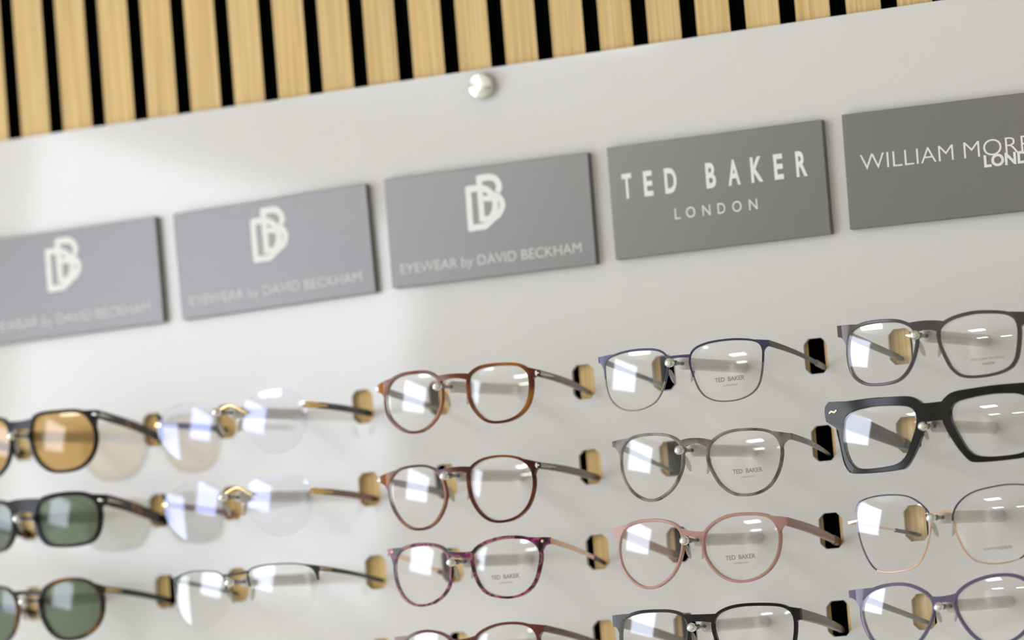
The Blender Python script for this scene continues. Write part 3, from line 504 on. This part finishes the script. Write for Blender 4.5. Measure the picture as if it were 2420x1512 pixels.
def flat_bar(mb, pts, hs, T, y0=0.0, mi=0):
    """bar that follows the curve of the front; pts = (u, z), hs = heights"""
    n = len(pts); v = []; c0 = 0.4
    for i in range(n):
        (ax, az), (bx, bz) = pts[max(i - 1, 0)], pts[min(i + 1, n - 1)]
        L = math.hypot(bx - ax, bz - az); nx, nz = -(bz - az) / L, (bx - ax) / L; h = hs[i] / 2; c = min(c0, h * 0.4, T * 0.3)
        for r, d in ((h - c, 0), (-h + c, 0), (-h, c), (-h, T - c), (-h + c, T), (h - c, T), (h, T - c), (h, c)):
            X = pts[i][0] + nx * r; v.append((X, y0 + y_front(X) + d, pts[i][1] + nz * r))
    f = [tuple(range(8)), tuple(range(8 * n - 1, 8 * n - 9, -1))]
    for i in range(n - 1):
        for k in range(8): f.append((8 * i + k, 8 * i + (k + 1) % 8, 8 * i + 8 + (k + 1) % 8, 8 * i + 8 + k))
    mb.add(v, f, mi)
def patch(mb, A, Bp, Mid, T, y0=0.06, mi=0, nt=10):
    """solid web between two edges: A[i] -> Bp[i] through Mid[i] (all (u, z) lists of one length)"""
    ns = len(A); v = []
    for d in (0, T):
        for i in range(ns):
            c = (2 * Mid[i][0] - 0.5 * (A[i][0] + Bp[i][0]), 2 * Mid[i][1] - 0.5 * (A[i][1] + Bp[i][1]))
            for k in range(nt + 1):
                t = k / nt; a, b, e = (1 - t) ** 2, 2 * t * (1 - t), t * t
                X = a * A[i][0] + b * c[0] + e * Bp[i][0]; Z = a * A[i][1] + b * c[1] + e * Bp[i][1]
                v.append((X, y0 + y_front(X) + d, Z))
    m = nt + 1; o = ns * m; f = []
    for i in range(ns - 1):
        for k in range(nt):
            q = (i * m + k, i * m + k + 1, (i + 1) * m + k + 1, (i + 1) * m + k); f.append(q); f.append(tuple(o + j for j in q[::-1]))
    for k in range(nt):
        f.append((k, o + k, o + k + 1, k + 1)); b = (ns - 1) * m; f.append((b + k, b + k + 1, o + b + k + 1, o + b + k))
    for i in range(ns - 1):
        f.append((i * m, (i + 1) * m, o + (i + 1) * m, o + i * m)); f.append((i * m + nt, o + i * m + nt, o + (i + 1) * m + nt, (i + 1) * m + nt))
    mb.add(v, f, mi)
def arc_between(loop, side, a0, a1, n, grow):
    """points of a lens outline between two directions (degrees, 0 = outward, 90 = up), moved outward by grow"""
    N = len(loop); cx = sum(q[0] for q in loop) / N; cz = sum(q[1] for q in loop) / N; out = []
    for i in range(n):
        a = math.radians(a0 + (a1 - a0) * i / (n - 1)); dx, dz = math.cos(a) * side, math.sin(a)
        best = max(loop, key=lambda q: ((q[0] - cx) * dx + (q[1] - cz) * dz) / math.hypot(q[0] - cx, q[1] - cz))
        L = math.hypot(best[0] - cx, best[1] - cz); s = 1 + grow / L
        out.append((cx + (best[0] - cx) * s, cz + (best[1] - cz) * s))
    return out
def arc_around(loop, pt, half, n, grow):
    """stretch of a lens outline centred on the point nearest pt, from its upper to its lower end, moved outward by grow"""
    N = len(loop); cx = sum(q[0] for q in loop) / N; cz = sum(q[1] for q in loop) / N
    i0 = min(range(N), key=lambda i: (loop[i][0] - pt[0]) ** 2 + (loop[i][1] - pt[1]) ** 2)
    per = sum(math.dist(loop[i], loop[(i + 1) % N]) for i in range(N)) / N; out = []
    for k in range(n):
        s = (k / (n - 1) * 2 - 1) * half / per + i0; j = math.floor(s); t = s - j; a, b = loop[j % N], loop[(j + 1) % N]
        q = (a[0] + (b[0] - a[0]) * t, a[1] + (b[1] - a[1]) * t); L = math.hypot(q[0] - cx, q[1] - cz); g = 1 + grow / L
        out.append((cx + (q[0] - cx) * g, cz + (q[1] - cz) * g))
    return out if out[0][1] > out[-1][1] else out[::-1]
LENS_R = 260.0
def lens_mesh(inner, side, y0, grow, thick=1.7, wrap=0.4):
    N = len(inner); cx = sum(p[0] for p in inner) / N; cz = sum(p[1] for p in inner) / N
    sl = 2 * CU * cx * wrap; RING = 9; v = []; f = []
    for lay in range(2):
        v.append((cx, y0 + y_front(cx) + lay * thick, cz))
        for k in range(1, RING + 1):
            for (x, z) in inner:
                d = math.hypot(x - cx, z - cz); s = k / RING * (1 + grow / d); X = cx + (x - cx) * s; Z = cz + (z - cz) * s
                v.append((X, y0 + y_front(cx) + sl * (X - cx) + ((X - cx) ** 2 + (Z - cz) ** 2) / (2 * LENS_R) + lay * thick, Z))
    M = 1 + RING * N
    for lay in range(2):
        b = lay * M
        for i in range(N):
            f.append((b, b + 1 + i, b + 1 + (i + 1) % N))
            for k in range(RING - 1):
                o = b + 1 + k * N; f.append((o + i, o + (i + 1) % N, o + N + (i + 1) % N, o + N + i))
    o = 1 + (RING - 1) * N
    for i in range(N): f.append((o + i, o + (i + 1) % N, M + o + (i + 1) % N, M + o + i))
    return v, f
def mirror_name(s): return 1 if s == 'R' else -1

def eyeglasses(key, label, spec):
    g = GL[key]; D = g['D']; c = 'ABCDE'.index(key[0]) + 1; r = int(key[1])
    root = empty('eyeglasses' if not spec.get('sun') else 'sunglasses', (g['xb'] * MM, -D * MM, ZW + g['zb'] * MM))
    tag(root, label, 'glasses', 'glasses shown on the display panel')
    WRAP[0] = max([57.0] + [abs(q[0]) - 1.5 for s in ('R', 'L', 'oR', 'oL') for q in g.get(s, [])])
    w = spec.get('w', (2, 2, 2, 2)); T = spec.get('T', 4.0); fm = spec['front']; mats = fm if isinstance(fm, list) else [fm]
    loops = {}
    for s in 'RL':
        p = catmull([tuple(q) for q in g[s]], 84)
        p = smooth_loop(p, 2)
        if area(p) < 0: p = p[::-1]
        loops[s] = p
    # front: rims, bridge and end pieces in one moulding
    mb = MB()
    if not spec.get('rimless'):
        for s in 'RL':
            p = loops[s]; zz = [q[1] for q in p]
            half = min(zz) + (max(zz) - min(zz)) * spec['half'] if 'half' in spec else None
            o = g.get('o' + s)
            o = catmull([tuple(q) for q in o], 160) if o else None
            mf = spec['matf'] if 'matf' in spec else None
            sd = mirror_name(s)
            front_ring(mb, p, sd, w, T, o, half, (lambda a, b, sd=sd: mf(a * sd, b)) if mf else None)
    br = [tuple(q) for q in g['br']]; bh = spec.get('bh', 4.0)
    thin = spec.get('rimless')
    nb = MB() if thin else mb
    if thin or spec.get('barbridge'):
        k0 = [(br[0][0] - 1.6, br[0][1] - 0.3)] + br + [(br[2][0] + 1.6, br[2][1] - 0.3)]
        flat_bar(nb, catmull(k0, 11, False), [bh] * 11, T * 0.95, spec.get('bdy', -0.2), spec.get('bmi', 0))
    else:
        mz = br[1][1] + spec.get('bz', 0.0); bl = bh * spec.get('bs', 0.75)
        arcs = {s: arc_around(loops[s], br[0 if s == 'L' else 2], bl, 6, w[3] * 0.55) for s in 'RL'}
        mx = 0.5 * (br[0][0] + br[2][0])
        patch(nb, arcs['L'], arcs['R'], [(mx, mz + bh / 2 - bh * i / 5) for i in range(6)], T * 0.95, 0.06, spec.get('bmi', 0), 14)
    if thin: nb.build('bridge', mats, root, True, 40)
    lugs = {}
    for s in 'RL':
        sd = mirror_name(s); u, z = g['lug' + s]; u -= 0.5 * y_wrap(u) * (1 - 0.3 * sd); lz = z + spec.get('lugdz', 0.0); lugs[s] = (u, lz)
        if spec.get('nolug'): continue
        nb = MB() if thin else mb
        h1 = spec.get('lh', 4.6)
        if thin or spec.get('barlug'):
            best = min(loops[s], key=lambda q: (q[0] - u) ** 2 + (q[1] - lz) ** 2)
            flat_bar(nb, [(best[0] - sd * (3 if thin else 0.2), best[1]), ((best[0] + u) / 2, (best[1] + lz) / 2), (u + sd * 0.5, lz)], [h1 * 0.6, h1 * 0.8, h1], T, -0.3, spec.get('lmi', 0))
            if thin: nb.build('end_piece', mats, root, True, 40)
        else:
            la = spec.get('la', (58, 8)); n = 8
            A = arc_between(loops[s], sd, la[0], la[1], n, w[1] * 0.5)
            E = [(u, lz + h1 / 2 - h1 * i / (n - 1)) for i in range(n)]
            Mi = []
            for i in range(n):
                t = i / (n - 1); k = 0.5 + 0.10 * t          # the lower edge is hollow
                Mi.append((A[i][0] + (E[i][0] - A[i][0]) * (0.5 - 0.16 * t), A[i][1] + (E[i][1] - A[i][1]) * (0.5 + 0.26 * t) + 0.25 * (1 - t)))
            patch(mb, A, E, Mi, T, 0.06, spec.get('lmi', 0), 8)
    mb.build('frame_front', mats, root, True, 40)
    # lenses
    for s in 'RL':
        v, f = lens_mesh(loops[s], mirror_name(s), T * 0.32, 0.0 if spec.get('rimless') else 0.35, 2.2 if spec.get('rimless') else 1.7)
        ln = link('lens', v, f, spec.get('lens', M_LENS), root, True, angle=60)
        if s == 'R' and 'print' in spec:
            mb = MB(); p = loops['R']; cx = sum(q[0] for q in p) / len(p); cz = sum(q[1] for q in p) / len(p)
            for (txt, a, b, zb, zc, wt) in spec['print']:
                x0, x1 = cx + a, cx + b; sl = 2 * CU * cx * 0.4
                v2, f2, (fa, fb) = text_mesh(txt, wt); sx = (x1 - x0) / (fb - fa); sz = (zc - zb) / (CAP1 - CAP0); P = []
                for lift in (0.12, 0.02):
                    for q in v2:
                        X = x0 + (q[0] - fa) * sx; Z = cz + zb + (q[1] - CAP0) * sz
                        P.append((X, T * 0.32 + y_front(cx) + sl * (X - cx) + ((X - cx) ** 2 + (Z - cz) ** 2) / (2 * LENS_R) - lift, Z))
                n = len(v2); mb.add(P, f2 + [tuple(n + i for i in q[::-1]) for q in f2])
            mb.build('lens_print', M_PRINT, ln)
    # temples, tips resting in the cut-outs of the panel
    hR = hole_c(c, r, 'R'); hL = hole_c(c, r, 'L'); Yt = D + 3.4
    tu = min(max(g['xb'] + g['tip'][0] - 3.0 - hR[0], -4.5), 5.2); tz = min(max(g['zb'] + g['tip'][1] + 0.6 - hR[1], -8.8), 8.0)
    th = spec.get('th', (4.6, 5.0, 4.0)); tt = spec.get('tt', 3.0); tm = spec.get('temple', mats[0])
    for s in 'RL':
        sd = mirror_name(s); u, z = lugs[s]
        h = hR if s == 'R' else hL
        end = Vector((h[0] + sd * tu * (1 if s == 'R' else 0.6) - g['xb'], Yt, h[1] + tz - g['zb']))
        st = Vector((u - sd * tt * 0.5, y_front(u) + T * 0.75, z))
        if spec.get('nolug'): st.y = y_front(u) + 1.5
        P = []; sec = []; n = 18
        for i in range(n + 1):
            t = i / n; q = st.lerp(end, t); q.x += sd * 2.2 * math.sin(math.pi * t) * (1 - 0.4 * t); q.z += spec.get('arch', 0.8) * math.sin(math.pi * t)
            hh = th[0] + (th[1] - th[0]) * t * 2 if t < 0.5 else th[1] + (th[2] - th[1]) * (t * 2 - 1)
            if i == n: hh *= 0.75
            P.append(q); sec.append((hh, tt))
        mb = MB(); mb.sweep(P, sec); tmp = mb.build('temple', tm, root, True, 45)
        if 'plaque' in spec:
            pm, frac, ph, out = spec['plaque']; k = max(2, int(n * frac)); mb = MB()
            mb.sweep([P[i] + Vector((sd * out, 0, 0)) for i in range(k + 1)], [(max(0.6, sec[i][0] * ph * (1 - 0.8 * (i / k) ** 2)), tt) for i in range(k + 1)])
            mb.build('hinge_plaque', pm, tmp, True, 45)
        if 'tipmat' in spec:
            fm_, frac = spec['tipmat']; k = int(n * (1 - frac)); mb = MB()
            mb.sweep(P[k:], [(a + 1.2, b + 1.0) for a, b in sec[k:]]); mb.build('temple_tip', fm_, tmp, True, 45)
    # front rivets
    if 'rivet' in spec:
        rm, kind = spec['rivet']
        for s in 'RL':
            sd = mirror_name(s); u, z = lugs[s]; u2 = u - sd * spec.get('rivin', 1.5); y = y_front(u2); mb = MB()
            if kind == 'cross':
                mb.box((u2 - 2.2, y - 0.4, z - 0.5), (u2 + 2.2, y + 0.6, z + 0.6)); mb.box((u2 - 0.5, y - 0.45, z - 1.7), (u2 + 0.8, y + 0.6, z + 1.8))
            elif kind == 'dot': mb.lathe_y((u2, y, z), [(0.5, 1.2), (-0.3, 1.2), (-0.6, 0.8)], 16)
            elif kind == 'oval': mb.ellipsoid((u2, y, z), (3.2, 0.7, 1.2), rot=Matrix.Rotation(0.25 * sd, 3, 'Y'))
            elif kind == 'wave':
                flat_bar(mb, [(u2 - 3.0, z - 0.7), (u2 - 1.4, z + 0.5), (u2, z - 0.1), (u2 + 1.4, z - 0.4), (u2 + 3.0, z + 0.9)], [1.4] * 5, 1.0, -0.4)
            mb.build('rivet', rm, root, True)
    # nose pads
    for s in 'RL':
        sd = mirror_name(s); p = loops[s]; zz = [q[1] for q in p]; zt = min(zz) + (max(zz) - min(zz)) * 0.50
        near = min((q for q in p if abs(q[1] - zt) < 3), key=lambda q: q[0] * sd)
        mb = MB(); metal = spec.get('metal'); off = 1.2 if metal else 1.0
        c0 = Vector((near[0] - sd * (w[3] + off if not spec.get('rimless') else 1.5), y_front(near[0]) + T + (3.2 if metal or spec.get('rimless') else 1.2), zt))
        mb.ellipsoid(c0, (1.5, 2.6, 6.0 if not metal else 5.5), rot=Matrix.Rotation(0.28 * sd, 3, 'Y'))
        pad = mb.build('nose_pad', M_PAD, root, True, 60)
        if metal:
            mb = MB(); a = Vector((near[0] - sd * 0.4, y_front(near[0]) + T * 0.6, zt + 1)); m1 = a + Vector((0.6 * sd, 2.2, 1.0))
            mb.sweep([a, m1, c0 + Vector((sd * 0.6, 0.8, 0))], [(0.7, 0.7)] * 3); mb.build('pad_arm', spec['metal'], pad, True)
    return root

def navy_split(a, b): return 0 if b > (1.5 if a > 0 else -4.0) else 1
def rose_split(a, b): return 1 if (a < 0 and b < 4) or (b < -12 and a < 14) else 0
TB = [('TED', -10.0, -2.5, -9.0, -6.0, 0.02), ('BAKER', 0.0, 12.5, -9.0, -6.0, 0.02), ('LONDON', -4.0, 6.5, -12.4, -11.2, 0.0)]
TBL = [(t, a - 3.0, b - 3.0, c, d, e) for t, a, b, c, d, e in TB]
PAIRS = [
 ('A1', 'black sunglasses with amber lenses, top pair at the left edge', dict(sun=1, front=BLACK, lens=M_LENS_AMBER, w=(2.6, 2.0, 2.4, 2.4), T=4.5, bh=6, temple=BLACKTORT, th=(6.5, 7, 7), plaque=(M_SILVER, 0.22, 0.45, 0.6), rivet=(M_SILVER, 'oval'), lh=6.5)),
 ('A2', 'black sunglasses with squared green lenses and mottled brown temples', dict(sun=1, front=BLACK, lens=M_LENS_GREEN, w=(3.4, 2.6, 2.4, 3.4), T=4.5, bh=10, temple=BLACKTORT, th=(8.5, 9, 8), plaque=(M_SILVER, 0.25, 0.3, 0.6), rivet=(M_SILVER, 'oval'), lh=8, rivin=3.5, lugdz=-2)),
 ('A3', 'dark sunglasses with round green lenses, lowest at the left edge', dict(sun=1, front=BLACKTORT, lens=M_LENS_GREEN, w=(2.4, 2.2, 2.6, 2.4), T=4.5, bh=3.2, temple=BLACK, th=(4.6, 4.8, 4.6), plaque=(M_GOLD, 0.25, 0.5, 0.6), lh=4.6)),
 ('B1', 'rimless glasses with gold bridge and black temples', dict(front=M_GOLD, lens=M_LENS_BLUE, rimless=1, T=1.8, bh=1.8, metal=M_GOLD, temple=BLACK, th=(4.6, 4.8, 5.2), tt=2.6, plaque=(M_GOLD, 0.30, 1.12, 0.3), lh=4.4)),
 ('B2', 'rimless glasses with gold bridge and brown temples', dict(front=M_GOLD, lens=M_LENS_BLUE, rimless=1, T=1.8, bh=1.8, metal=M_GOLD, temple=AMBERB, th=(4.6, 4.8, 5.2), tt=2.6, plaque=(M_GOLD, 0.30, 1.12, 0.3), lh=4.4)),
 ('B3', 'half-rim glasses with a thin black metal brow line', dict(front=BLKMET, half=0.62, w=(0.9, 1.4, 0.8, 1.0), T=1.8, bh=1.8, metal=M_SILVER, temple=BLKMET, th=(3.6, 3.2, 3.2), tt=1.6, plaque=(M_ROSE, 0.22, 0.4, 0.4), lh=3.6)),
 ('C1', 'light brown tortoiseshell glasses with angular rounded lenses', dict(front=HAV1, w=(2.3, 3.0, 2.0, 2.2), bh=3.4, temple=BROWN, th=(5.0, 5.2, 3.2), plaque=(M_SILVER, 0.26, 0.5, 0.5), rivet=(M_SILVER, 'cross'), lh=4.6)),
 ('C2', 'dark red-brown tortoiseshell glasses with round lenses', dict(front=HAV2, w=(1.7, 1.9, 2.0, 2.2), bh=3.6, temple=BROWN, th=(4.6, 5.4, 5.2), plaque=(M_SILVER, 0.24, 0.5, 0.5), rivet=(M_SILVER, 'cross'), lh=4.4)),
 ('C3', 'purple mottled glasses with rose gold temples', dict(front=PURP, w=(2.4, 2.0, 1.8, 2.0), bh=4.2, temple=M_ROSE, th=(4.4, 3.6, 2.0), tt=1.5, tipmat=(PURP, 0.2), rivet=(M_ROSE, 'dot'), rivin=4, lh=5, print=TBL)),
 ('C4', 'burgundy glasses cut off by the bottom edge of the photo', dict(front=BURG, w=(2.0, 2.0, 2.0, 2.2), bh=4, temple=BROWN, th=(5.0, 4.6, 4.4), lh=4.6)),
 ('D1', 'slim navy metal glasses with squared lenses', dict(front=[NAVY, GREYMET], matf=navy_split, w=(1.5, 1.1, 0.9, 1.2), T=2.0, bh=1.8, metal=GREYMET, temple=GUN, th=(4.4, 3.4, 3.0), tt=1.6, tipmat=(M_PAD, 0.12), lh=4.2, print=TB)),
 ('D2', 'grey crystal glasses with round lenses', dict(front=GREYCLEAR, w=(1.9, 1.5, 2.0, 1.8), bh=4.0, temple=SMOKE, th=(4.6, 4.0, 2.0), tt=2.0, lh=4, print=TB)),
 ('D3', 'translucent pink glasses with round lenses', dict(front=PINK, w=(2.3, 1.8, 2.0, 2.0), bh=4.2, bz=0.8, temple=MAUVE, th=(6.0, 6.6, 5.2), tipmat=(AMBERB, 0.1), lh=5.5, print=TBL)),
 ('D4', 'glossy black rectangular glasses at the bottom edge, right of the burgundy pair', dict(front=BLACK, w=(2.2, 2.0, 2.4, 2.2), bh=5.0, temple=SMOKE, th=(8.0, 7.0, 5.0), lh=8, lugdz=-2)),
 ('E1', 'smoky grey rectangular glasses, topmost at the right edge', dict(front=DKGREY, w=(2.4, 2.4, 2.0, 2.0), bh=6.5, temple=SMOKE, th=(5.5, 5.0, 4.0), lh=8, print=[('WILLIAM MORRIS', -8.0, 16.5, -12.0, -10.3, 0.0), ('LONDON', 0.5, 9.0, -15.2, -13.8, 0.03)])),
 ('E2', 'thick black chunky square glasses with small gold marks', dict(front=BLACK, T=5.5, w=(6, 4.5, 3.4, 4), bh=12.5, temple=BLACKTORT, th=(15, 12, 8), tt=4, nolug=1, rivet=(M_GOLD, 'wave'), rivin=5.5)),
 ('E3', 'thin navy and rose gold metal glasses with large lenses', dict(front=[NAVY, M_ROSE], matf=rose_split, w=(0.9, 0.9, 0.9, 1.1), T=2.2, bh=1.6, bmi=1, lmi=1, metal=M_ROSE, barlug=1, temple=M_ROSE, th=(2.4, 1.6, 1.6), tt=1.4, tipmat=(BLACK, 0.3), lh=2.8, print=[('WILLIAM MORRIS', -12.0, 1.0, -18.2, -16.6, 0.0), ('LONDON', 0.5, 8.5, -18.4, -16.4, 0.03)])),
 ('E4', 'translucent purple rounded glasses at the bottom right corner', dict(front=PURPLE, w=(2.3, 2.6, 2.2, 1.9), bh=4.4, temple=SMOKE, th=(5.0, 4.0, 3.0), lh=5)),
]
for key, label, spec in PAIRS: eyeglasses(key, label, spec)
